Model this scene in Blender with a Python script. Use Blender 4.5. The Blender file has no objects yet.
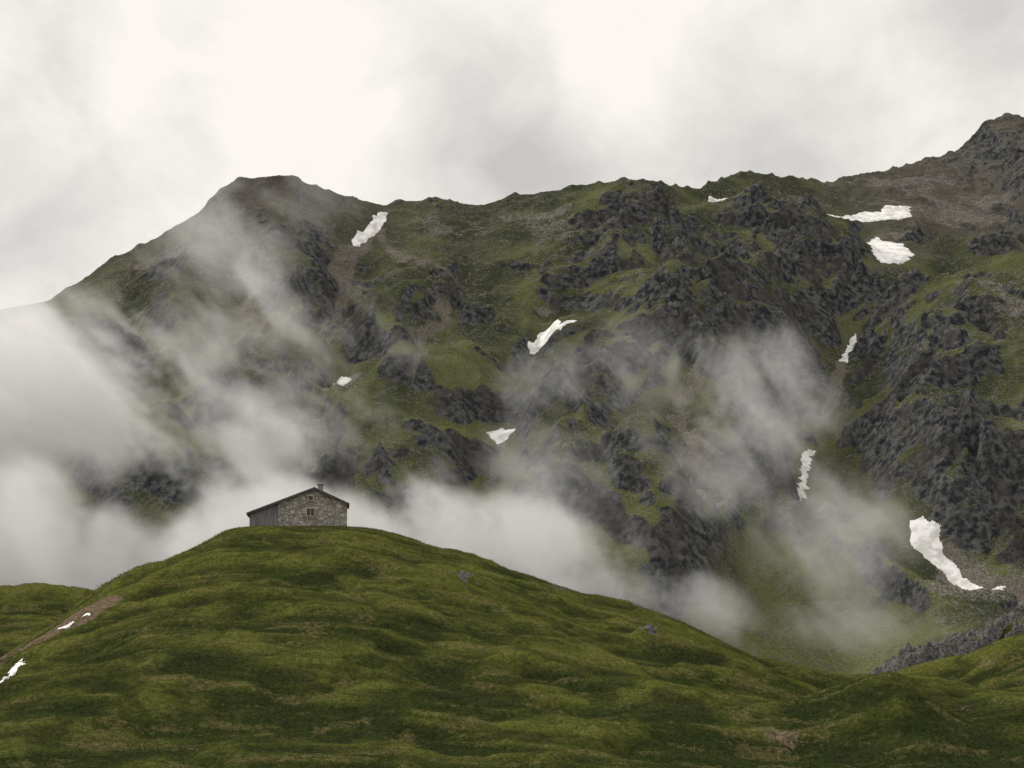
import bpy, bmesh, math, numpy as np, time
from mathutils import Vector
T0=time.time()
scene=bpy.context.scene
F=1911.0; HZ=620.0
PITCH=math.atan((HZ-384)/F); cp,sp=math.cos(PITCH),math.sin(PITCH)
rng=np.random.default_rng(7)

# ---------------------------------------------------------------- camera
cam=bpy.data.cameras.new("camera"); cam.sensor_width=36; cam.lens=F/1024*36
cam.clip_start=0.5; cam.clip_end=30000
co=bpy.data.objects.new("camera",cam); scene.collection.objects.link(co)
co.location=(0,0,0); co.rotation_euler=(math.pi/2+PITCH,0,0); scene.camera=co
scene.view_settings.view_transform='Standard'; scene.view_settings.look='None'; scene.view_settings.exposure=0

def ray(px,py):
    cx=(px-512)/F; cy=(384-py)/F
    return np.array([cx, cp-cy*sp, sp+cy*cp])
def at(px,py,Y):
    d=ray(px,py); return d*(Y/d[1])

# ---------------------------------------------------------------- noise
_r=np.random.default_rng(11); PT=_r.permutation(1024).astype(np.int32); PT=np.concatenate([PT,PT])
_a=_r.uniform(0,2*math.pi,1024); GX=np.cos(_a).astype(np.float32); GY=np.sin(_a).astype(np.float32)
def perlin(x,y,seed=0):
    x0=np.floor(x); y0=np.floor(y); fx=(x-x0).astype(np.float32); fy=(y-y0).astype(np.float32)
    xi=x0.astype(np.int32); yi=y0.astype(np.int32)+seed*57
    u=fx*fx*fx*(fx*(fx*6-15)+10); v=fy*fy*fy*(fy*(fy*6-15)+10)
    px0=PT[xi&1023]; px1=PT[(xi+1)&1023]; y0m=yi&1023; y1m=(yi+1)&1023
    def g(p,ym,dx,dy):
        h=PT[p+ym]
        return GX[h]*(fx-dx)+GY[h]*(fy-dy)
    a=g(px0,y0m,0,0);b=g(px1,y0m,1,0);c=g(px0,y1m,0,1);d=g(px1,y1m,1,1)
    a=a+(b-a)*u; c=c+(d-c)*u
    return (a+(c-a)*v)*1.5
def fbm(x,y,o=4,seed=0,gain=.5):
    s=0;a=1;t=0
    for i in range(o):
        s=s+a*perlin(x*2.0**i+17.3*i,y*2.0**i-9.1*i,seed+i); t+=a; a*=gain
    return s/t*1.5
def ridged(x,y,o=5,seed=0,gain=.5):
    s=0;a=1;t=0;w=1
    for i in range(o):
        n=1-np.abs(perlin(x*2.03**i+3.3*i,y*2.03**i+7.7*i,seed+i))*1.6
        n=np.clip(n,0,1)**2*w; w=np.clip(n*1.6,0,1)
        s=s+a*n; t+=a; a*=gain
    return s/t
def sst(a,b,x):
    t=np.clip((x-a)/(b-a),0,1); return t*t*(3-2*t)

class Terr:
    def __init__(s,xs,ys,H): s.xs,s.ys,s.H=xs,ys,H
    def z(s,x,y):
        x=np.asarray(x,float); y=np.asarray(y,float)
        i=np.clip(np.searchsorted(s.xs,x)-1,0,len(s.xs)-2); j=np.clip(np.searchsorted(s.ys,y)-1,0,len(s.ys)-2)
        u=(x-s.xs[i])/(s.xs[i+1]-s.xs[i]); v=(y-s.ys[j])/(s.ys[j+1]-s.ys[j])
        H=s.H
        return (H[j,i]*(1-u)+H[j,i+1]*u)*(1-v)+(H[j+1,i]*(1-u)+H[j+1,i+1]*u)*v
    def hit(s,px,py,y0,y1,step=1.0):
        d=ray(px,py); Y=np.arange(y0,y1,step); X=Y*d[0]/d[1]; Z=Y*d[2]/d[1]
        m=s.z(X,Y)>Z; k=np.argmax(m) if m.any() else len(Y)-1
        return np.array([X[k],Y[k],Z[k]])

def raw_mesh(name,v,f,attrs,mat,smooth=True):
    me=bpy.data.meshes.new(name); k=f.shape[1]
    me.vertices.add(len(v)); me.vertices.foreach_set("co",np.ascontiguousarray(v,dtype=np.float32).ravel())
    me.loops.add(f.size); me.loops.foreach_set("vertex_index",np.ascontiguousarray(f,dtype=np.int32).ravel())
    me.polygons.add(len(f)); me.polygons.foreach_set("loop_start",np.arange(0,f.size,k,dtype=np.int32))
    me.polygons.foreach_set("use_smooth",np.full(len(f),smooth))
    for n,a in attrs.items():
        at_=me.attributes.new(n,'FLOAT_COLOR','POINT')
        at_.data.foreach_set("color",np.ascontiguousarray(a,dtype=np.float32).ravel())
    me.update(calc_edges=True)
    me.materials.append(mat)
    o=bpy.data.objects.new(name,me); scene.collection.objects.link(o); return o
def grid_mesh(name,xs,ys,H,attrs,mat):
    nx,ny=len(xs),len(ys)
    X,Y=np.meshgrid(xs,ys)
    v=np.stack([X,Y,H],-1).reshape(-1,3).astype(np.float32)
    idx=np.arange(nx*ny).reshape(ny,nx)
    f=np.stack([idx[:-1,:-1],idx[:-1,1:],idx[1:,1:],idx[1:,:-1]],-1).reshape(-1,4).astype(np.int32)
    return raw_mesh(name,v,f,attrs,mat)

# ---------------------------------------------------------------- material helper
class NT:
    def __init__(s,name,rough=0.95):
        s.m=bpy.data.materials.new(name); s.m.use_nodes=True; s.t=s.m.node_tree; s.n=s.t.nodes; s.l=s.t.links
        s.n.clear(); s.out=s.n.new("ShaderNodeOutputMaterial")
    def new(s,t,**k):
        n=s.n.new(t)
        for a,b in k.items(): setattr(n,a,b)
        return n
    def set(s,sock,v):
        if isinstance(v,bpy.types.NodeSocket): s.l.new(v,sock)
        else: sock.default_value=v
    def math(s,op,a,b=0.0,c=0.0,clamp=False):
        n=s.new("ShaderNodeMath",operation=op,use_clamp=clamp)
        s.set(n.inputs[0],a); s.set(n.inputs[1],b); s.set(n.inputs[2],c); return n.outputs[0]
    def mix(s,f,a,b,mode='MIX'):
        n=s.new("ShaderNodeMix",data_type='RGBA',blend_type=mode)
        s.set(n.inputs[0],f)
        for i,v in ((6,a),(7,b)):
            if isinstance(v,tuple) and len(v)==3: v=(*v,1)
            s.set(n.inputs[i],v)
        return n.outputs[2]
    def noise(s,vec,scale,detail=4,rough=.55,dist=0.0):
        n=s.new("ShaderNodeTexNoise"); s.set(n.inputs["Vector"],vec); s.set(n.inputs["Scale"],scale)
        n.inputs["Detail"].default_value=detail; n.inputs["Roughness"].default_value=rough; n.inputs["Distortion"].default_value=dist
        return n.outputs[0]
    def ramp(s,f,a,b,lo=0.0,hi=1.0):
        n=s.new("ShaderNodeMapRange",interpolation_type='SMOOTHSTEP')
        s.set(n.inputs[0],f)
        if a>b: a,b,lo,hi=b,a,hi,lo
        n.inputs[1].default_value=a;n.inputs[2].default_value=b;n.inputs[3].default_value=lo;n.inputs[4].default_value=hi
        return n.outputs[0]
    def pos(s): return s.new("ShaderNodeNewGeometry").outputs["Position"]
    def vscale(s,vec,sc):
        n=s.new("ShaderNodeVectorMath",operation='MULTIPLY'); s.set(n.inputs[0],vec); n.inputs[1].default_value=sc; return n.outputs[0]
    def attr(s,name):
        a=s.new("ShaderNodeAttribute",attribute_name=name); sep=s.new("ShaderNodeSeparateColor"); s.l.new(a.outputs["Color"],sep.inputs[0])
        return sep.outputs[0],sep.outputs[1],sep.outputs[2],a.outputs["Alpha"]
    def finish(s,col,rough=.95,bump=None,dist=1.0,strength=1.0,spec=.15):
        b=s.new("ShaderNodeBsdfPrincipled"); 
        if isinstance(col,tuple): col=(*col,1)
        s.set(b.inputs["Base Color"],col); s.set(b.inputs["Roughness"],rough)
        b.inputs["Specular IOR Level"].default_value=spec
        if bump is not None:
            bp=s.new("ShaderNodeBump"); bp.inputs["Distance"].default_value=dist; bp.inputs["Strength"].default_value=strength
            s.set(bp.inputs["Height"],bump); s.l.new(bp.outputs[0],b.inputs["Normal"])
        s.l.new(b.outputs[0],s.out.inputs["Surface"]); return s.m
    def finish_diffuse(s,col,bump,dist,strength):
        b=s.new("ShaderNodeBsdfDiffuse"); s.set(b.inputs["Color"],col)
        bp=s.new("ShaderNodeBump"); bp.inputs["Distance"].default_value=dist; bp.inputs["Strength"].default_value=strength
        s.set(bp.inputs["Height"],bump); s.l.new(bp.outputs[0],b.inputs["Normal"])
        s.l.new(b.outputs[0],s.out.inputs["Surface"]); return s.m

# ================================================================ MOUNTAIN
R=[(-500,430,1500),(-250,370,1500),(-80,325,1510),(0,308,1520),(50,298,1530),(85,275,1540),(120,252,1550),(150,240,1560),(180,222,1570),(205,205,1580),(220,186,1590),(240,177,1590),(270,174,1600),
(295,176,1600),(315,185,1610),(350,195,1620),(385,203,1630),(400,200,1640),(440,198,1650),(470,203,1660),(490,205,1660),(510,196,1670),(540,192,1680),(570,186,1690),
(600,183,1690),(625,176,1700),(650,182,1710),(700,186,1780),(730,172,1840),(760,170,1880),(800,178,1940),(830,181,1990),(870,173,2030),(900,166,2060),(940,156,2090),
(960,148,2100),(975,134,2110),(985,122,2110),(1005,114,2120),(1024,117,2120),(1060,150,2120),(1150,120,2120),(1300,170,2120),(1500,220,2120)]
RP=np.array([at(*r) for r in R])
def ridgeYZ(x): return np.interp(x,RP[:,0],RP[:,1]),np.interp(x,RP[:,0],RP[:,2])
Z0=-62.0
def base_h(x,y):
    Yr,Zr=ridgeYZ(x)
    y0=800+60*np.sin(x/210.0)+0*y
    t=(y-y0)/(Yr-y0)
    tc=np.clip(t,0,1)
    zc=Z0+(Zr-Z0)*(.72*tc+.28*tc*tc)
    yy=np.clip(y,0,None)
    zr=np.where(yy<820,Z0,0)
    zr=np.where((yy>=820)&(yy<900),Z0+(yy-820)*.3,zr)
    zr=np.where((yy>=900)&(yy<1420),-38+(yy-900)*.525,zr)
    zr=np.where((yy>=1420)&(yy<1640),235+(yy-1420)*.21,zr)
    zr=np.where(yy>=1640,281+(Zr-281)*np.clip((yy-1640)/(Yr-1640),0,1),zr)
    w=sst(250,400,x)
    z=zc*(1-w)+zr*w
    d=np.clip(y-Yr,0,None)
    z=np.where(y>Yr,Zr-.55*d+.00012*d*d,z)
    z=np.where(t<0,Z0-(1-np.exp(-(y0-y).clip(0)/300))*15,z)
    return z,t
def spac(segs):
    out=[]
    for a,b,s in segs: out.append(np.arange(a,b,s))
    return np.concatenate(out+[[segs[-1][1]]])
mx=spac([(-1500,-640,14),(-640,700,1.8),(700,1500,14)])
my=spac([(330,780,10),(780,1000,2.2),(1000,1760,1.8),(1760,2180,2.4),(2180,3000,18)])
X,Y=np.meshgrid(mx,my)
B,Tt=base_h(X,Y)
tb=Terr(mx,my,B)
WX=X+fbm(X/60,Y/60,2,91)*14
def seg_field(lines,terr,y0,y1,mode='add'):
    out=np.zeros(X.shape)
    for pts,amp,w in lines:
        P=np.array([terr.hit(a,b,y0,y1,2.0) for a,b in pts])
        i0,i1=np.searchsorted(mx,[P[:,0].min()-3*w-15,P[:,0].max()+3*w+15]); j0,j1=np.searchsorted(my,[P[:,1].min()-3*w,P[:,1].max()+3*w])
        sl=(slice(j0,j1),slice(i0,i1)); wx,wy=WX[sl],Y[sl]; dmin=np.full(wx.shape,1e9)
        for p,q in zip(P[:-1],P[1:]):
            dx,dy=q[0]-p[0],q[1]-p[1]; L=dx*dx+dy*dy+1e-6
            t=np.clip(((wx-p[0])*dx+(wy-p[1])*dy)/L,0,1)
            dmin=np.minimum(dmin,np.hypot(wx-p[0]-t*dx,wy-p[1]-t*dy))
        v=amp*np.exp(-(dmin/w)**2)
        if mode=='add': out[sl]+=v
        else: out[sl]=np.maximum(out[sl],v)
    return out
G=[([(372,225),(345,270),(335,310),(325,390),(310,430),(300,490)],-14,18),
([(240,230),(250,300),(255,380)],-13,20),([(440,300),(430,340),(415,380)],-10,15),
([(575,310),(525,370),(505,430),(490,520)],-15,26),([(600,420),(590,500),(600,560)],-12,22),
([(855,330),(830,400),(805,480),(790,560),(750,640)],-34,45),([(925,525),(960,585),(1020,600)],-12,24),
([(690,390),(680,450),(700,520)],-14,22),([(130,280),(150,350),(190,420)],-10,22),([(470,230),(455,290),(440,350)],-8,14),([(610,240),(560,300),(520,360)],-9,16)]
S=[([(628,215),(650,270),(690,330),(700,420),(650,540)],28,70),([(860,285),(900,340),(930,420),(960,520)],38,60),
([(515,225),(440,280),(400,360),(380,440)],20,45),([(740,240),(790,290),(775,350)],26,45),
([(280,215),(290,260),(285,340)],18,34),([(170,270),(180,310),(190,380)],16,40),([(940,262),(1000,282),(1060,290)],20,45),
([(590,225),(560,290),(600,360),(560,420)],14,30)]
env=sst(1.0,.8,Tt)*sst(-.02,.12,Tt)
gl=seg_field(G,tb,700,2200)
big=(gl+seg_field(S,tb,700,2200))*env
SN=[[(350,240),(362,230),(380,214),(388,213),(382,228),(368,240),(355,248)],
[(526,345),(540,335),(556,321),(560,318),(562,323),(577,320),(560,332),(545,343),(530,355)],
[(487,433),(500,429),(514,432),(505,440),(497,444)],
[(334,385),(342,377),(352,378),(343,387),(335,390)],
[(843,355),(850,340),(856,333),(858,337),(852,350),(846,363),(841,362)],
[(802,470),(803,455),(808,449),(817,452),(810,460),(808,475),(805,500),(800,502),(799,485)],
[(911,520),(922,516),(940,530),(938,545),(950,562),(968,582),(985,590),(1010,585),(995,598),(980,598),(955,585),(935,565),(915,548),(910,535)],
[(867,243),(876,237),(895,243),(914,255),(905,262),(882,264),(872,252)],
[(818,214),(850,216),(858,213),(880,212),(885,206),(908,206),(912,217),(880,221),(850,222),(825,218)],
[(708,198),(728,198),(728,202),(708,202)],[(712,208),(722,208),(720,212),(710,212)]]
Bb=B+big
tbb=Terr(mx,my,Bb)
snl=[]
for p in SN:
    n=len(p); 
    for q in range(0,n//2+1): snl.append(([p[q%n],p[(n-q)%n]],1.0,16))
smo=seg_field(snl,tbb,700,2200,'max')
smo=np.clip(smo*1.5,0,1)
# narrow debris chutes below the snow
DB=[([(372,240),(345,270),(333,310),(335,345)],1,6),([(340,385),(325,400),(312,425),(308,460)],1,7),([(545,345),(520,370),(505,392)],.9,6),([(440,290),(430,340),(418,380)],.8,5),
([(500,440),(490,480)],.7,7),([(850,360),(836,380),(825,410)],.9,7),([(805,500),(798,540),(785,565)],.7,7),([(940,560),(975,598),(1024,604)],1,16),([(250,240),(255,300),(250,340)],.8,7),
([(380,225),(420,250),(450,262)],.6,7),([(690,380),(684,420),(690,470),(712,520)],.75,10),([(830,480),(845,520)],.6,8),([(130,300),(150,350)],.6,8),([(565,255),(545,300)],.6,7),([(640,250),(620,300),(590,330)],.55,6)]
deb=seg_field(DB,tbb,700,2200,'max')
wxn=X+fbm(X/150,Y/150,3,5)*55; wyn=Y+fbm(X/150,Y/150,3,25)*55
ribs=(ridged(wxn/150,wyn/420,4,3,.42)-.35)*40
def gauss_regions(terr,regs,y0,y1):
    out=0
    for px,py,rx,ry,w in regs:
        p=terr.hit(px,py,y0,y1,2.0); s=p[1]/F
        out=out+w*np.exp(-((X-p[0])/(rx*s))**2-((B-p[2])/(ry*s))**2)
    return out
meadow=np.clip(gauss_regions(tb,[(800,600,80,50,1.1),(760,640,90,45,1.1),(870,640,60,40,1.0),(760,560,35,40,.7)],700,2200),0,1)
env2=np.clip(env,.10,1)*sst(-.05,.1,Tt)*(1-smo)*(1-.75*meadow)
CR=[(690,270,90,50,.9),(640,430,110,90,.3),(700,520,50,50,.5),(930,420,80,120,.7),(1000,540,50,60,.9),(790,270,60,60,.6),(450,320,70,40,.3),(350,330,50,40,.4),
(230,250,170,60,.4),(560,200,70,20,.6),(270,400,60,40,.3),(620,220,40,30,.7),(980,150,90,50,1.8),(700,360,90,60,.5),(860,300,60,60,.4),(440,200,60,14,.5)]
GR=[(540,350,60,40,.9),(500,460,70,40,.7),(420,400,80,70,.7),(800,600,110,80,2.0),(970,285,70,30,1.1),(750,215,60,30,.5),(430,250,60,22,.3),(280,320,50,80,.4),(640,240,50,20,.3),(580,300,50,30,.5),(620,560,60,50,.8),(870,500,50,70,.8),(150,450,120,90,.5)]
SC=[(500,235,90,26,.75),(970,205,90,40,.95),(1000,330,50,40,.8),(715,440,40,60,.5),(560,250,50,25,.6),(980,612,60,20,1.2),(410,225,50,20,.6),(180,260,120,40,.5),(800,200,80,14,.6),(870,240,60,22,.5),(880,185,100,20,.6)]
crag=gauss_regions(tb,CR,700,2200); green=gauss_regions(tb,GR,700,2200); scree=gauss_regions(tb,SC,700,2200)
n1=fbm(wxn/70,wyn/90,5,40); n2=fbm(X/26+3,Y/34,5,50); n3=ridged(wxn/44,wyn/80,4,60,.42); n4=ridged(X/16,Y/18,4,66,.5)
cm=np.clip(.20+crag*.6-green*.35-scree*.3+n1*.55,0,.95)
steps=sst(-.05,.06,fbm(wxn/60,wyn/44,4,70,.42))*15+sst(-.02,.06,fbm(X/28,wyn/20,4,80,.42))*7+sst(.0,.07,fbm(X/12,Y/10,3,85))*1.4
H=Bb+ribs*env2+env2*(cm*(steps+(n3-.3)*5+(n4-.3)*.6)+n2*2.0+(n3-.3)*6)+fbm(X/8,Y/8,3,95)*(.3+.45*cm)*sst(-.05,.05,Tt)*(1-smo)
H+= (ridged(X/26,Y/26,4,120,.5)-.4)*4.5*sst(.82,.97,Tt)*np.where(Y<2300,1,0)
mt=Terr(mx,my,H)
def blur(A,k):
    c=np.cumsum(np.pad(A,((k+1,k),(0,0)),mode='edge'),0); A=(c[2*k+1:]-c[:-2*k-1])/(2*k+1)
    c=np.cumsum(np.pad(A,((0,0),(k+1,k)),mode='edge'),1); return (c[:,2*k+1:]-c[:,:-2*k-1])/(2*k+1)
gy,gx=np.gradient(H,my,mx); slope=np.hypot(gx,gy); slb=blur(slope,1)
Hs=blur(H,5); cav=np.clip((H-Hs)/6,-1,1)
score=slb*.85+slope*.1+cm*.17+n2*.14+cav*.16
vis=(Tt>0)&(Tt<1)&(np.abs(X)<600)
thr=np.percentile(score[vis],[70,89]); print("thr",thr)
rock=sst(thr[0],thr[1],score+.25*sst(.8,1.6,crag))*(1-meadow)
scr=sst(.25,1.0,scree+n1*.5+n2*.5)*(1-.4*rock)*.8*(1-meadow)
gm=sst(.25,.75,deb+n2*.3)*(deb>.05)
scr=np.clip(np.maximum(scr,gm),0,1); rock=rock*(1-.7*gm)
upper=np.clip(sst(230,340,H+n1*40)*sst(.1,-.4,X/600)+.95*sst(310,390,H+n1*30)*sst(230,430,X),0,1)
att=np.stack([rock,scr,np.clip(.40+.5*fbm(X/60,Y/60,4,130)*1.5+.22*green+.25*meadow,0,1),upper],-1)
att_g=np.stack([gm,cm*(1-meadow),fbm(X/20,Y/20,4,170)*.5+.5,gm*0+1],-1)

m=NT("alpine_slope")
r_,s_,g_,u_=m.attr("mask"); gm_,cm_,nA,_=m.attr("gully"); P=m.pos()
nB=m.noise(P,.20,4,.62); nC=m.noise(P,.7,3,.65)
grassc=m.mix(m.ramp(g_,.10,.90),(.038,.043,.025),(.088,.096,.041))
grassc=m.mix(m.ramp(nB,.45,.68,0,.8),grassc,m.mix(.6,grassc,(.066,.060,.042)))
grassc=m.mix(m.math('MULTIPLY',u_,.9),grassc,(.068,.061,.054))
spk=m.ramp(m.math('ADD',nC,m.math('ADD',m.math('MULTIPLY',m.math('SUBTRACT',nB,.5),.7),m.math('MULTIPLY',cm_,.10))),.56,.66,0,.7)
grassc=m.mix(spk,grassc,(.105,.101,.092))
grassc=m.mix(m.ramp(nC,.42,.30,0,.5),grassc,(.022,.026,.017))
rockc=m.mix(m.ramp(nB,.36,.66),(.019,.022,.026),(.094,.093,.090))
rockc=m.mix(m.ramp(nA,.45,.75,0,.6),rockc,(.052,.046,.041))
scrc=m.mix(m.ramp(nC,.35,.65),(.062,.057,.052),(.17,.158,.145))
scrc=m.mix(m.math('MULTIPLY',gm_,.6),scrc,(.125,.106,.090))
rm=m.ramp(m.math('ADD',r_,m.math('MULTIPLY',m.math('SUBTRACT',nB,.5),1.2)),.35,.62)
sm=m.ramp(m.math('ADD',s_,m.math('MULTIPLY',m.math('SUBTRACT',nB,.5),1.9)),.25,.9,0,.85)
c=m.mix(sm,grassc,scrc); c=m.mix(rm,c,rockc)
c=m.mix(1.0,c,m.mix(m.ramp(nC,.3,.7),(.78,.78,.78),(1.22,1.22,1.22)),'MULTIPLY')
bh=m.math('ADD',m.math('MULTIPLY',nB,1.0),m.math('MULTIPLY',nC,.35))
mat_mtn=m.finish_diffuse(c,bh,1.8,.7)
mountain=grid_mesh("mountain",mx,my,H,{"mask":att.reshape(-1,4),"gully":att_g.reshape(-1,4)},mat_mtn)
print("mountain",time.time()-T0,H.size)

# ================================================================ GRASSY HILL
hx=spac([(-420,-90,6),(-90,110,.25),(110,420,6)])
hy=spac([(-60,118,3),(118,250,.25),(250,312,.45),(312,520,6)])
X2,Y2=np.meshgrid(hx,hy)
CP=[(-900,900),(-300,800),(0,696),(60,642),(115,602),(130,592),(160,568),(200,549),(240,532),(265,528),(345,527),(380,531),(440,548),(500,567),(540,581),(580,596),(625,604),(650,613),(690,627),(720,641),(760,656),(800,670),(850,679),(885,683),(1000,690),(1400,700)]
CPW=np.array([at(a,b,225) for a,b in CP])
def crest(x,pts,Yd):
    W=np.array([at(a,b,Yd) for a,b in pts]); return np.interp(x,W[:,0],W[:,2])
def smooth1(f,x,k=1.6):
    return (f(x-k)+f(x+k)+2*f(x)+f(x-.5*k)+f(x+.5*k))/6
zc=smooth1(lambda q:np.interp(q,CPW[:,0],CPW[:,2]),hx)[None,:]+0*Y2
Yc=225+3*np.sin(X2/23)
s=np.clip((Yc-Y2)/(Yc-120),0,1)
front=zc+(-13-zc)*s**1.25
nearz=-13+11.3*sst(110,0,Y2)
d=np.clip(Y2-Yc-10,0,None)
d=np.where(X2<-45,np.clip(Y2-Yc-1,0,None)*1.6,d)
main=np.where(Y2<Yc,np.where(Y2<120,nearz,front),zc-48*(1-np.exp(-(d/45)**2)))
main=np.where(Y2<120,nearz,main)
def layer(pts,Yd,fs,bs,k=2):
    z=smooth1(lambda q:crest(q,pts,Yd),hx,k)[None,:]
    return z-np.where(Y2<Yd,fs*(Yd-Y2),bs*(Y2-Yd))-np.where(Y2<Yd,0,0.002*(Y2-Yd)**2)
left=layer([(-600,600),(-100,596),(0,592),(30,587),(70,588),(105,594),(125,604),(160,650),(260,760),(600,1100)],268,.34,.35)
rgt=layer([(600,900),(800,720),(860,692),(905,678),(930,669),(960,656),(1000,638),(1024,627),(1150,585),(1500,520)],262,.28,.3)
RKP=[(600,900),(800,740),(860,686),(880,674),(905,656),(935,643),(960,630),(1000,612),(1024,600),(1150,560),(1500,500)]
rk=layer(RKP,300,.75,.3,1.0)
kn=5.2*np.exp(-((X2-31)/6.5)**2-((Y2-154)/7.5)**2)+3.2*np.exp(-((X2-44)/8)**2-((Y2-165)/10)**2)
knl=1.2*np.exp(-((X2+6)/13)**2-((Y2-165)/9)**2)+1.4*np.exp(-((X2+26)/9)**2-((Y2-195)/8)**2)
H2=np.maximum(main,np.maximum(left,np.maximum(rgt,rk)))
isrk=sst(-.2,.4,rk-np.maximum(main,np.maximum(left,rgt)))
H2=H2+kn+knl*.8
hutx,huty=-25.2,229.5
flat=sst(13,7,np.hypot((X2-hutx),(Y2-huty)*1.1))
wx2=X2+fbm(X2/9,Y2/9,3,201)*4
fine=fbm(X2/2.6,Y2/1.9,4,230,.6)
nz=fbm(wx2/21,Y2/15,3,210,.4)*1.8+fbm(wx2/8.0,Y2/6.0,4,220,.45)*.62+fine*.13*sst(-.5,.4,fbm(X2/14,Y2/12,2,235))
ph=(H2+nz*.6+fbm(X2/12,Y2/12,2,240)*1.2)/.85
terr_=(np.abs((ph%1)-.5)*2)*sst(-.1,.3,fbm(X2/15,Y2/15,2,245))
amp=1-flat*.9
farz=sst(110,140,Y2)*.85+.15
crestdamp=1-.6*np.exp(-((Y2-Yc)/9)**2)
H2n=H2+nz*amp*farz*crestdamp+ (terr_-.5)*.10*amp
rn=ridged(X2/5+Y2/9,Y2/4-X2/11,5,260,.6)
H2n+=isrk*((rn-.35)*2.6)
OUT=[(650,634,1.8,.7),(463,579,2.2,.4),(632,606,1.6,.45),(555,588,1.6,.25)]
ht0=Terr(hx,hy,H2n); orock=0*X2; rr3=ridged(X2/1.2,Y2/1.0,3,280)
for a,b,rr,am in OUT:
    p=ht0.hit(a,b,118,300,.3); q=np.exp(-((X2-p[0])/rr)**2-((Y2-p[1])/(rr*.8))**2)
    orock=np.maximum(orock,q)
    H2n+=q*am*(.4+rr3*1.2)
H2n=H2n*(1-flat)+flat*at(297,527.5,225)[2]+flat*nz*.06
ht=Terr(hx,hy,H2n)
rockm=np.maximum(isrk*sst(.0,.3,rn+.1),sst(.55,1.,orock+fbm(X2/.8,Y2/.8,2,290)*.4)*.8)
def wreg(regs,terr,y0,y1):
    o=0
    for a,b,rx,ry,w in regs:
        p=terr.hit(a,b,y0,y1,.3); o=o+w*np.exp(-((X2-p[0])/rx)**2-((Y2-p[1])/ry)**2)
    return o
dl=wreg([(-10,664,3,2.8,1),(6,656,3,2.8,1),(20,649,3,2.8,1),(34,642,3,2.5,1),(48,635,2.8,2.4,1),(60,628,2.6,2.3,1),(72,622,2.4,2.1,1),(84,615,2.2,1.9,1),(96,608,2.0,1.7,1),(106,602,1.6,1.5,.9),(116,597,1.3,1.3,.8)],ht,118,300)
dirt=np.clip(dl*.85,0,1.0)*(.78+.5*fbm(X2/2.2,Y2/2.2,3,303))
dirt=dirt+wreg([(800,733,3.2,2.0,.4),(775,738,2.5,2,.35),(990,700,4,5,.3),(990,660,5,6,.3)],ht,118,300)
dirt=np.clip(dirt+fbm(X2/4,Y2/4,3,300)*.3,0,1)
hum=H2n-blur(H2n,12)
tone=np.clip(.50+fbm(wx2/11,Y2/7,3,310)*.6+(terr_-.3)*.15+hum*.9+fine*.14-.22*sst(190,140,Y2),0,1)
tone=np.clip(tone-wreg([(900,730,9,9,.2),(1000,745,9,9,.2),(980,690,8,12,.2)],ht,118,300),0,1)
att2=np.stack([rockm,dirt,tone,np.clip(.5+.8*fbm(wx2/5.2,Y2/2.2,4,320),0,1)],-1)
m=NT("alpine_grass")
r_,d_,t_,v_=m.attr("mask"); P=m.pos()
a1=m.noise(P,.7,3,.65); a2=m.noise(P,2.4,4,.72); a3=m.noise(P,8,2,.7)
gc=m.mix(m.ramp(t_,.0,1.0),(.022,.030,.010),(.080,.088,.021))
gc=m.mix(m.ramp(m.math('ADD',v_,m.math('SUBTRACT',a2,.5)),.58,1.0,0,.6),gc,(.100,.086,.038))
gc=m.mix(m.ramp(m.math('ADD',v_,m.math('SUBTRACT',a1,.5)),.40,.08,0,.6),gc,(.022,.023,.012))
gc=m.mix(1.0,gc,m.mix(m.ramp(a2,.3,.7),(.68,.68,.68),(1.32,1.32,1.32)),'MULTIPLY')
gc=m.mix(1.0,gc,m.mix(m.ramp(a3,.3,.7),(.75,.75,.75),(1.25,1.25,1.25)),'MULTIPLY')
dc=m.mix(m.ramp(a2,.35,.65),(.075,.052,.037),(.165,.120,.088))
rc=m.mix(m.ramp(a2,.35,.65),(.032,.033,.034),(.145,.14,.13))
c=m.mix(m.ramp(m.math('ADD',d_,m.math('MULTIPLY',m.math('SUBTRACT',a2,.5),1.6)),.3,.85),gc,dc)
c=m.mix(m.ramp(m.math('ADD',r_,m.math('MULTIPLY',m.math('SUBTRACT',a1,.5),.9)),.4,.6),c,rc)
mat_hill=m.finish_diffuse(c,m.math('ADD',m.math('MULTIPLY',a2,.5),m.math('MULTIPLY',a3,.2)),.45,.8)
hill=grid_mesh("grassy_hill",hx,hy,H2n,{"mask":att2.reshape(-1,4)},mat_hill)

# grass tufts (one object)
NT_=150000
tx=rng.uniform(-75,98,NT_*2); ty=rng.uniform(120,275,NT_*2)
keep=(np.abs(tx)<ty*.30)
tx,ty=tx[keep],ty[keep]
A2=Terr(hx,hy,rockm).z(tx,ty); D2=Terr(hx,hy,dirt).z(tx,ty); T2=Terr(hx,hy,tone).z(tx,ty)
k=(A2<.3)&(D2<.4)&(np.hypot(tx-hutx,ty-huty)>7)
tx,ty,T2=tx[k],ty[k],T2[k]; n=len(tx); tz=ht.z(tx,ty)
NB=3; hh=rng.uniform(.05,.16,(n,NB))*(1+.5*rng.random((n,1))); ang=rng.uniform(0,6.283,(n,NB)); w=rng.uniform(.02,.06,(n,NB))
lean=rng.uniform(.02,.15,(n,NB)); a2_=rng.uniform(0,6.283,(n,NB)); ox=rng.normal(0,.14,(n,NB)); oy=rng.normal(0,.14,(n,NB))
bx=tx[:,None]+ox; by=ty[:,None]+oy; bz=tz[:,None]-.03+0*ox
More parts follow.
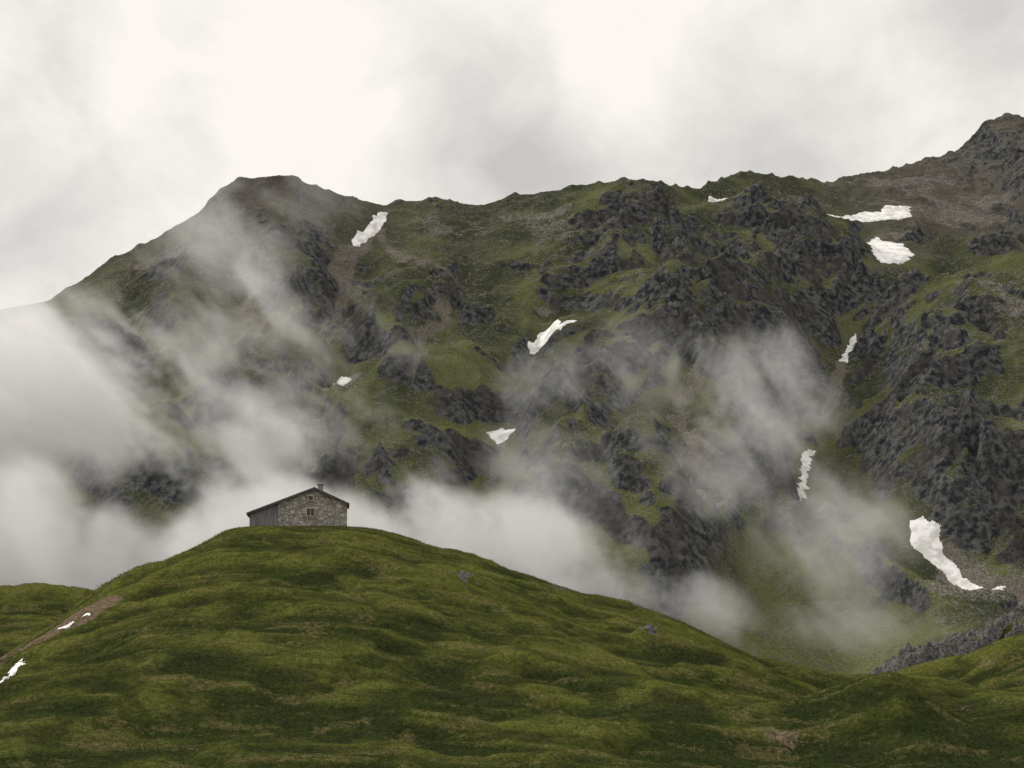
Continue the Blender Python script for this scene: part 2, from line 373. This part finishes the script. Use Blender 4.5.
p0=np.stack([bx-np.cos(ang)*w,by-np.sin(ang)*w,bz],-1); p1=np.stack([bx+np.cos(ang)*w,by+np.sin(ang)*w,bz],-1)
p2=np.stack([bx+np.cos(a2_)*lean,by+np.sin(a2_)*lean,bz+hh],-1)
vv=np.stack([p0,p1,p2],2).reshape(-1,3); ff=np.arange(len(vv)).reshape(-1,3)
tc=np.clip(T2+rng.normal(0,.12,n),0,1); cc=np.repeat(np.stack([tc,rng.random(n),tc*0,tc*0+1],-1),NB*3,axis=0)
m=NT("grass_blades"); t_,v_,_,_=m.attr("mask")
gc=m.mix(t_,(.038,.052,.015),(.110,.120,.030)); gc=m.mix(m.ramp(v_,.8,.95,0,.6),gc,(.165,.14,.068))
df=m.new("ShaderNodeBsdfDiffuse"); tl=m.new("ShaderNodeBsdfTranslucent"); mxs=m.new("ShaderNodeMixShader"); mxs.inputs[0].default_value=.45
m.l.new(gc,df.inputs[0]); m.l.new(gc,tl.inputs[0]); m.l.new(df.outputs[0],mxs.inputs[1]); m.l.new(tl.outputs[0],mxs.inputs[2]); m.l.new(mxs.outputs[0],m.out.inputs["Surface"])
raw_mesh("grass",vv,ff,{"mask":cc},m.m,False)
print("hill",time.time()-T0,n)

# ================================================================ SNOW
m=NT("snow"); P=m.pos(); n_=m.noise(P,.12,5,.6); n2_=m.noise(P,.8,3,.6)
c=m.mix(m.ramp(n_,.40,.60),(.70,.70,.70),(.47,.458,.445))
c=m.mix(m.ramp(n2_,.52,.75,0,.55),c,(.38,.355,.33))
mat_snow=m.finish(c,.6,n2_,.5,.4)
def inside(px,py,poly):
    r=np.zeros(px.shape,bool); n=len(poly)
    for i in range(n):
        x1,y1=poly[i]; x2,y2=poly[(i+1)%n]
        c_=((y1>py)!=(y2>py))&(px<(x2-x1)*(py-y1)/(y2-y1+1e-12)+x1); r^=c_
    return r
def pdist(px,py,poly):
    d=np.full(px.shape,1e9); n=len(poly)
    for i in range(n):
        x1,y1=poly[i]; x2,y2=poly[(i+1)%n]; dx,dy=x2-x1,y2-y1
        t=np.clip(((px-x1)*dx+(py-y1)*dy)/(dx*dx+dy*dy+1e-9),0,1)
        d=np.minimum(d,np.hypot(px-x1-t*dx,py-y1-t*dy))
    return d
def snow(poly,terr,terrh,y0,y1,st,res,lift,wob,k):
    W=np.array([terrh.hit(a,b,y0,y1,st)[:2] for a,b in poly])
    mn=W.min(0)-wob*3; mxx=W.max(0)+wob*3
    xs=np.arange(mn[0],mxx[0],res); ys=np.arange(mn[1],mxx[1],res)
    if len(xs)<3 or len(ys)<3: return
    XX,YY=np.meshgrid(xs,ys)
    sx=XX+fbm(XX/(wob*5),YY/(wob*5),4,500)*wob*1.4; sy=YY+fbm(XX/(wob*5),YY/(wob*5),4,520)*wob*1.4
    sd=pdist(sx,sy,W)*np.where(inside(sx,sy,W),1,-1)
    z=terr.z(XX,YY)
    zb=blur(np.maximum(z,blur(z,k)),2); zz=np.maximum(zb,z+.05)+np.clip(sd*.3,-2*lift,lift)
    idx=np.arange(XX.size).reshape(XX.shape); ok=sd>-res*.8
    fo=ok[:-1,:-1]&ok[:-1,1:]&ok[1:,1:]&ok[1:,:-1]
    f=np.stack([idx[:-1,:-1],idx[:-1,1:],idx[1:,1:],idx[1:,:-1]],-1)[fo]
    if len(f)==0: return
    used=np.unique(f); re=np.zeros(XX.size,int); re[used]=np.arange(len(used))
    v=np.stack([XX,YY,zz],-1).reshape(-1,3)[used]
    return raw_mesh("snow_patch",v,re[f],{},mat_snow)
for p in SN: snow(p,mt,tbb,780,2180,.5,.8,1.0,2.0,4)
for p in [[(0,682),(10,670),(22,660),(25,663),(14,674),(2,684)],[(60,628),(72,622),(74,624),(66,630)],[(84,616),(90,613),(90,616)]]:
    snow(p,ht,ht,118,300,.1,.12,.15,.3,3)

# ================================================================ HUT
def f_stone(m):
    tc=m.new("ShaderNodeTexCoord").outputs["Object"]
    w=m.new("ShaderNodeVectorMath",operation='ADD'); m.l.new(tc,w.inputs[0])
    ns=m.new("ShaderNodeTexNoise"); ns.inputs["Scale"].default_value=1.5; m.l.new(tc,ns.inputs["Vector"])
    sc=m.new("ShaderNodeVectorMath",operation='SCALE'); m.l.new(ns.outputs["Color"],sc.inputs[0]); sc.inputs["Scale"].default_value=.25
    m.l.new(sc.outputs[0],w.inputs[1])
    vv=m.vscale(w.outputs[0],(1,1,1.7))
    v=m.new("ShaderNodeTexVoronoi"); v.inputs["Scale"].default_value=2.0; m.l.new(vv,v.inputs["Vector"])
    e=m.new("ShaderNodeTexVoronoi",feature='DISTANCE_TO_EDGE'); e.inputs["Scale"].default_value=2.0; m.l.new(vv,e.inputs["Vector"])
    sep=m.new("ShaderNodeSeparateColor"); m.l.new(v.outputs["Color"],sep.inputs[0])
    c=m.mix(sep.outputs[0],(.20,.185,.165),(.50,.47,.42)); c=m.mix(m.ramp(sep.outputs[1],.75,.9),c,(.30,.23,.17))
    ed=m.ramp(e.outputs[0],.0,.09)
    c=m.mix(ed,(.14,.13,.12),c)
    c=m.mix(m.math('MULTIPLY',m.noise(tc,6,4),.4),c,(.22,.21,.19)); return m.finish(c,.9,ed,.08,.8)
def f_wood(m):
    tc=m.new("ShaderNodeTexCoord").outputs["Object"]
    g=m.noise(m.vscale(tc,(9,9,.6)),1.5,4); c=m.mix(m.ramp(g,.3,.7),(.09,.09,.095),(.24,.235,.23)); return m.finish(c,.85,g,.03,.5)
def f_roof(m):
    tc=m.new("ShaderNodeTexCoord").outputs["Object"]
    g=m.noise(tc,2.5,5,.65); c=m.mix(m.ramp(g,.35,.65),(.055,.055,.057),(.13,.13,.13)); return m.finish(c,.7,g,.04,.5)
M_st=f_stone(NT("rubble_stone")); M_wd=f_wood(NT("weathered_boards")); M_rf=f_roof(NT("slate_roof"))
M_gl=NT("window_glass").finish((.012,.014,.016),.15,spec=.5); M_fr=NT("window_frame").finish((.42,.38,.31),.7)
hut=bpy.data.objects.new("stone_hut",None); scene.collection.objects.link(hut)
S_=225/F
zb=at(297,527.5,225)[2]
hut.location=(hutx,225.2,zb); hut.rotation_euler=(0,0,math.radians(5))
def prism(name,pts,y0,y1,mat):
    n=len(pts); v=[(a,y0,b) for a,b in pts]+[(a,y1,b) for a,b in pts]
    f=[tuple(range(n)),tuple(range(2*n-1,n-1,-1))]+[(i,i+n,(i+1)%n+n,(i+1)%n) for i in range(n)]
    me=bpy.data.meshes.new(name); me.from_pydata(v,[],f); me.update()
    bm=bmesh.new(); bm.from_mesh(me); bmesh.ops.recalc_face_normals(bm,faces=bm.faces); bm.to_mesh(me); bm.free()
    me.materials.append(mat); o=bpy.data.objects.new(name,me); scene.collection.objects.link(o); o.parent=hut; return o
def box(name,x0,x1,y0,y1,z0,z1,mat): return prism(name,[(x0,z0),(x1,z0),(x1,z1),(x0,z1)],y0,y1,mat)
lx=lambda px:(px-297)*S_
lz=lambda py:(527.5-py)*S_
AP=(lx(313),lz(487.5)); RE=(lx(348),lz(503.5)); LE=(lx(246),lz(513.5))
DEP=7.5
def rz(x):
    return AP[1]+(x-AP[0])*((RE[1]-AP[1])/(RE[0]-AP[0]) if x>AP[0] else (LE[1]-AP[1])/(LE[0]-AP[0]))
xj=lx(277); xr=lx(346.0); xl=lx(249)
prism("stone_walls",[(xj,-.6),(xr,-.6),(xr,rz(xr)-.12),(AP[0],AP[1]-.12),(xj,rz(xj)-.12)],0,DEP,M_st)
prism("board_annex",[(xl,-.6),(xj-.003,-.6),(xj-.003,rz(xj)-.13),(xl,rz(xl)-.13)],.15,DEP-.3,M_wd)
x=xl+.02; i=0
while x<xj-.2:
    x1=x+.19; prism("board_%d"%i,[(x,-.2),(x1,-.2),(x1,rz(x1)-.16),(x,rz(x)-.16)],.12-.02*(i%2),.149,M_wd); x+=.215; i+=1
th=.2
prism("roof",[LE,AP,RE,(RE[0],RE[1]-th),(AP[0],AP[1]-th*1.1),(LE[0],LE[1]-th)],-.35,DEP+.35,M_rf)
prism("roof_verge",[(LE[0]-.02,LE[1]+.05),(AP[0],AP[1]+.06),(RE[0]+.02,RE[1]+.05),(RE[0]+.02,RE[1]-.02),(AP[0],AP[1]-.01),(LE[0]-.02,LE[1]-.02)],-.40,DEP+.4,M_rf)
box("chimney",lx(316.5),lx(321.5),1.2,1.9,AP[1]-.6,lz(484),M_st)
box("chimney_cap",lx(315.8),lx(322.2),1.12,1.98,lz(484)+.003,lz(484)+.1,M_rf)
def window(n,px,py,w,h,mull=True):
    cx,cz=lx(px),lz(py)
    box(n+"_glass",cx-w/2,cx+w/2,-.012,.05,cz-h/2,cz+h/2,M_gl)
    t=.09
    box(n+"_frame_l",cx-w/2-t,cx-w/2-.002,-.07,.05,cz-h/2,cz+h/2,M_fr); box(n+"_frame_r",cx+w/2+.002,cx+w/2+t,-.07,.05,cz-h/2,cz+h/2,M_fr)
    box(n+"_lintel",cx-w/2-t*1.8,cx+w/2+t*1.8,-.08,.05,cz+h/2+.002,cz+h/2+t*1.6,M_fr); box(n+"_sill",cx-w/2-t*1.8,cx+w/2+t*1.8,-.11,.05,cz-h/2-t,cz-h/2-.002,M_fr)
    if mull:
        box(n+"_mullion",cx-.03,cx+.03,-.05,-.015,cz-h/2+.003,cz+h/2-.003,M_fr)
window("gable_window",309.5,498,.5,.5,False); window("window",309.5,512,.85,.85)

# ================================================================ MIST: one real voxel volume hanging in the valley
ng=bpy.data.node_groups.new("mist_field","GeometryNodeTree")
ng.interface.new_socket("Geometry",in_out='OUTPUT',socket_type='NodeSocketGeometry')
ng.interface.new_socket("Geometry",in_out='INPUT',socket_type='NodeSocketGeometry')
class GN(NT):
    def __init__(s,t): s.t=t; s.n=t.nodes; s.l=t.links
g=GN(ng)
gi=g.new("NodeGroupInput"); go=g.new("NodeGroupOutput")
pos=g.new("GeometryNodeInputPosition").outputs[0]
# (px,py,rx,ry,Y,depth,density,solidity)
BL=[(0,400,230,115,640,120,.020,1.3),(110,450,130,90,640,80,.017,1.15),(60,550,320,110,560,110,.024,1.45),(230,540,200,85,560,90,.026,1.35),(200,450,140,80,620,90,.012,1.),(400,530,150,60,600,90,.016,1.1),
(500,550,180,66,620,90,.017,1.15),(590,590,110,50,620,80,.013,1.1),(520,480,130,80,680,70,.007,1.),
(565,385,90,50,760,60,.006,1.),(745,380,95,75,740,60,.010,1.),(790,440,90,80,720,60,.009,1.),(840,530,110,100,700,70,.008,1.05),(830,630,130,55,680,80,.006,1.05),(690,610,110,50,650,70,.010,1.05),
(260,340,190,90,800,70,.006,.95),(215,235,110,75,880,60,.006,.95),(270,205,120,50,890,50,.003,1.1),(40,310,130,50,800,80,.012,1.),(330,420,90,70,700,60,.006,.95),(730,470,90,60,700,60,.006,1.),(640,400,120,110,760,60,.003,.95)]
E=None; Dn=None
for px,py,rx,ry,Yd,dep,de,so_ in BL:
    c_=at(px,py,Yd); sc_=Yd/F
    a=g.new("ShaderNodeVectorMath",operation='SUBTRACT'); g.l.new(pos,a.inputs[0]); a.inputs[1].default_value=tuple(c_)
    b=g.new("ShaderNodeVectorMath",operation='MULTIPLY'); g.l.new(a.outputs[0],b.inputs[0]); b.inputs[1].default_value=(1/(rx*sc_),1/dep,1/(ry*sc_))
    dd=g.new("ShaderNodeVectorMath",operation='DOT_PRODUCT'); g.l.new(b.outputs[0],dd.inputs[0]); g.l.new(b.outputs[0],dd.inputs[1])
    fall=g.math('SUBTRACT',1.0,dd.outputs["Value"],clamp=True)
    e1=g.math('MULTIPLY',fall,so_)
    E=e1 if E is None else g.math('MAXIMUM',E,e1)
    dn=g.math('MULTIPLY',g.ramp(fall,0,.5),de); Dn=dn if Dn is None else g.math('MAXIMUM',Dn,dn)
vr=g.new("ShaderNodeVectorRotate",rotation_type='Y_AXIS'); g.l.new(pos,vr.inputs["Vector"]); vr.inputs["Angle"].default_value=math.radians(-50)
wv=g.vscale(vr.outputs[0],(.013,.008,.027))
wn=g.new("ShaderNodeTexNoise"); g.l.new(wv,wn.inputs["Vector"]); wn.inputs["Scale"].default_value=.8; wn.inputs["Detail"].default_value=3
ws=g.new("ShaderNodeVectorMath",operation='SCALE'); g.l.new(wn.outputs["Color"],ws.inputs[0]); ws.inputs["Scale"].default_value=2.2
wa=g.new("ShaderNodeVectorMath",operation='ADD'); g.l.new(wv,wa.inputs[0]); g.l.new(ws.outputs[0],wa.inputs[1])
nn=g.noise(wa.outputs[0],1.0,9,.70)
q=g.math('ADD',g.math('MULTIPLY',g.math('SUBTRACT',nn,.5),8.0),g.math('SUBTRACT',g.math('MULTIPLY',E,1.15),.45))
q=g.ramp(q,0,1.1); den=g.math('MULTIPLY',q,Dn)
vc=g.new("GeometryNodeVolumeCube"); g.l.new(den,vc.inputs["Density"])
mn=(-330,455,-75); mxx=(230,950,235)
vc.inputs["Min"].default_value=mn; vc.inputs["Max"].default_value=mxx
vc.inputs["Resolution X"].default_value=280; vc.inputs["Resolution Y"].default_value=60; vc.inputs["Resolution Z"].default_value=155
mm=NT("mist")
ad=mm.new("ShaderNodeAttribute",attribute_name="density")
v=mm.new("ShaderNodeVolumeScatter"); v.inputs["Color"].default_value=(1,1,1,1); v.inputs["Anisotropy"].default_value=.4; mm.l.new(ad.outputs["Fac"],v.inputs["Density"])
# glow added to the mist, standing in for light scattered many times inside
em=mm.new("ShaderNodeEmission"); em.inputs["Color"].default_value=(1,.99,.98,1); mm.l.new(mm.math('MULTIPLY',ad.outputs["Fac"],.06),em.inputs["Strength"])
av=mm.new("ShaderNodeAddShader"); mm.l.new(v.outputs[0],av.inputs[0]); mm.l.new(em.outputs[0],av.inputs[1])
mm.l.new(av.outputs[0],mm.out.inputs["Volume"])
try: mm.m.cycles.volume_step_rate=8.0
except Exception as e: print("rate",e)
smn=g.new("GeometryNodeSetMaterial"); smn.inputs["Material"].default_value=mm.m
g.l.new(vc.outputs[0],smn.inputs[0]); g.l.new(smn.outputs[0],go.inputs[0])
me=bpy.data.meshes.new("mist_cloud"); me.from_pydata([mn,mxx],[],[]); me.materials.append(mm.m)
mo=bpy.data.objects.new("mist_cloud",me); scene.collection.objects.link(mo)
md=mo.modifiers.new("field","NODES"); md.node_group=ng

# ================================================================ WORLD
w=bpy.data.worlds.new("World"); scene.world=w; w.use_nodes=True
q=GN(w.node_tree); q.n.clear()
out=q.new("ShaderNodeOutputWorld"); bg=q.new("ShaderNodeBackground"); q.l.new(bg.outputs[0],out.inputs[0])
SUN_EL,SUN_AZ=math.radians(42),math.radians(-44)
sky=q.new("ShaderNodeTexSky",sky_type='NISHITA'); sky.sun_disc=False; sky.sun_elevation=SUN_EL; sky.sun_rotation=SUN_AZ
skyc=q.vscale(sky.outputs[0],(.10,.10,.10))
D=q.new("ShaderNodeTexCoord").outputs["Generated"]
def dirblob(px,py,rad):
    v=ray(px,py); v=v/np.linalg.norm(v)
    n=q.new("ShaderNodeVectorMath",operation='DISTANCE'); q.l.new(D,n.inputs[0]); n.inputs[1].default_value=tuple(v)
    return q.ramp(n.outputs["Value"],0,rad/F,1,0)
n1=q.noise(q.vscale(D,(1,1,1.4)),7,7,.55,.4); n2=q.noise(D,18,5,.6,.5)
base=q.math('ADD',q.math('MULTIPLY',q.math('SUBTRACT',n1,.5),1.8),q.math('MULTIPLY',q.math('SUBTRACT',n2,.5),.9))
f=q.math('ADD',base,.66)
for a_ in [(200,60,340,.5),(330,60,200,.3),(660,20,200,.35),(860,60,180,.2),(475,110,140,-.55),(560,180,130,-.3),(800,150,200,-.3),(30,250,200,-.35),(990,10,130,-.5),(60,30,90,-.25)]:
    f=q.math('ADD',f,q.math('MULTIPLY',dirblob(*a_[:3]),a_[3]))
f=q.math('ADD',f,0.0,clamp=True)
cl=q.mix(f,(.59,.575,.56),(1.0,.955,.885))
cl=q.mix(.96,skyc,cl)
sx=q.new("ShaderNodeSeparateXYZ"); q.l.new(D,sx.inputs[0])
zen=q.ramp(sx.outputs[2],.30,.95,1.0,1.75)
vs=q.new("ShaderNodeVectorMath",operation='SCALE'); q.l.new(cl,vs.inputs[0]); q.l.new(zen,vs.inputs["Scale"])
q.l.new(vs.outputs[0],bg.inputs["Color"]); bg.inputs["Strength"].default_value=1.0
sl=bpy.data.lights.new("sun",'SUN'); sl.energy=2.7; sl.angle=math.radians(7); sl.color=(1,.95,.87)
so=bpy.data.objects.new("sun",sl); scene.collection.objects.link(so)
dv=Vector((math.sin(SUN_AZ)*math.cos(SUN_EL),math.cos(SUN_AZ)*math.cos(SUN_EL),math.sin(SUN_EL)))
so.rotation_euler=dv.to_track_quat('Z','Y').to_euler(); so.location=(0,0,500)
me=bpy.data.meshes.new("ground"); L=14000
me.from_pydata([(-L,-L,-95),(L,-L,-95),(L,L,-95),(-L,L,-95)],[],[(0,1,2,3)]); me.materials.append(mat_hill)
g=bpy.data.objects.new("ground",me); scene.collection.objects.link(g)
print("done",time.time()-T0)
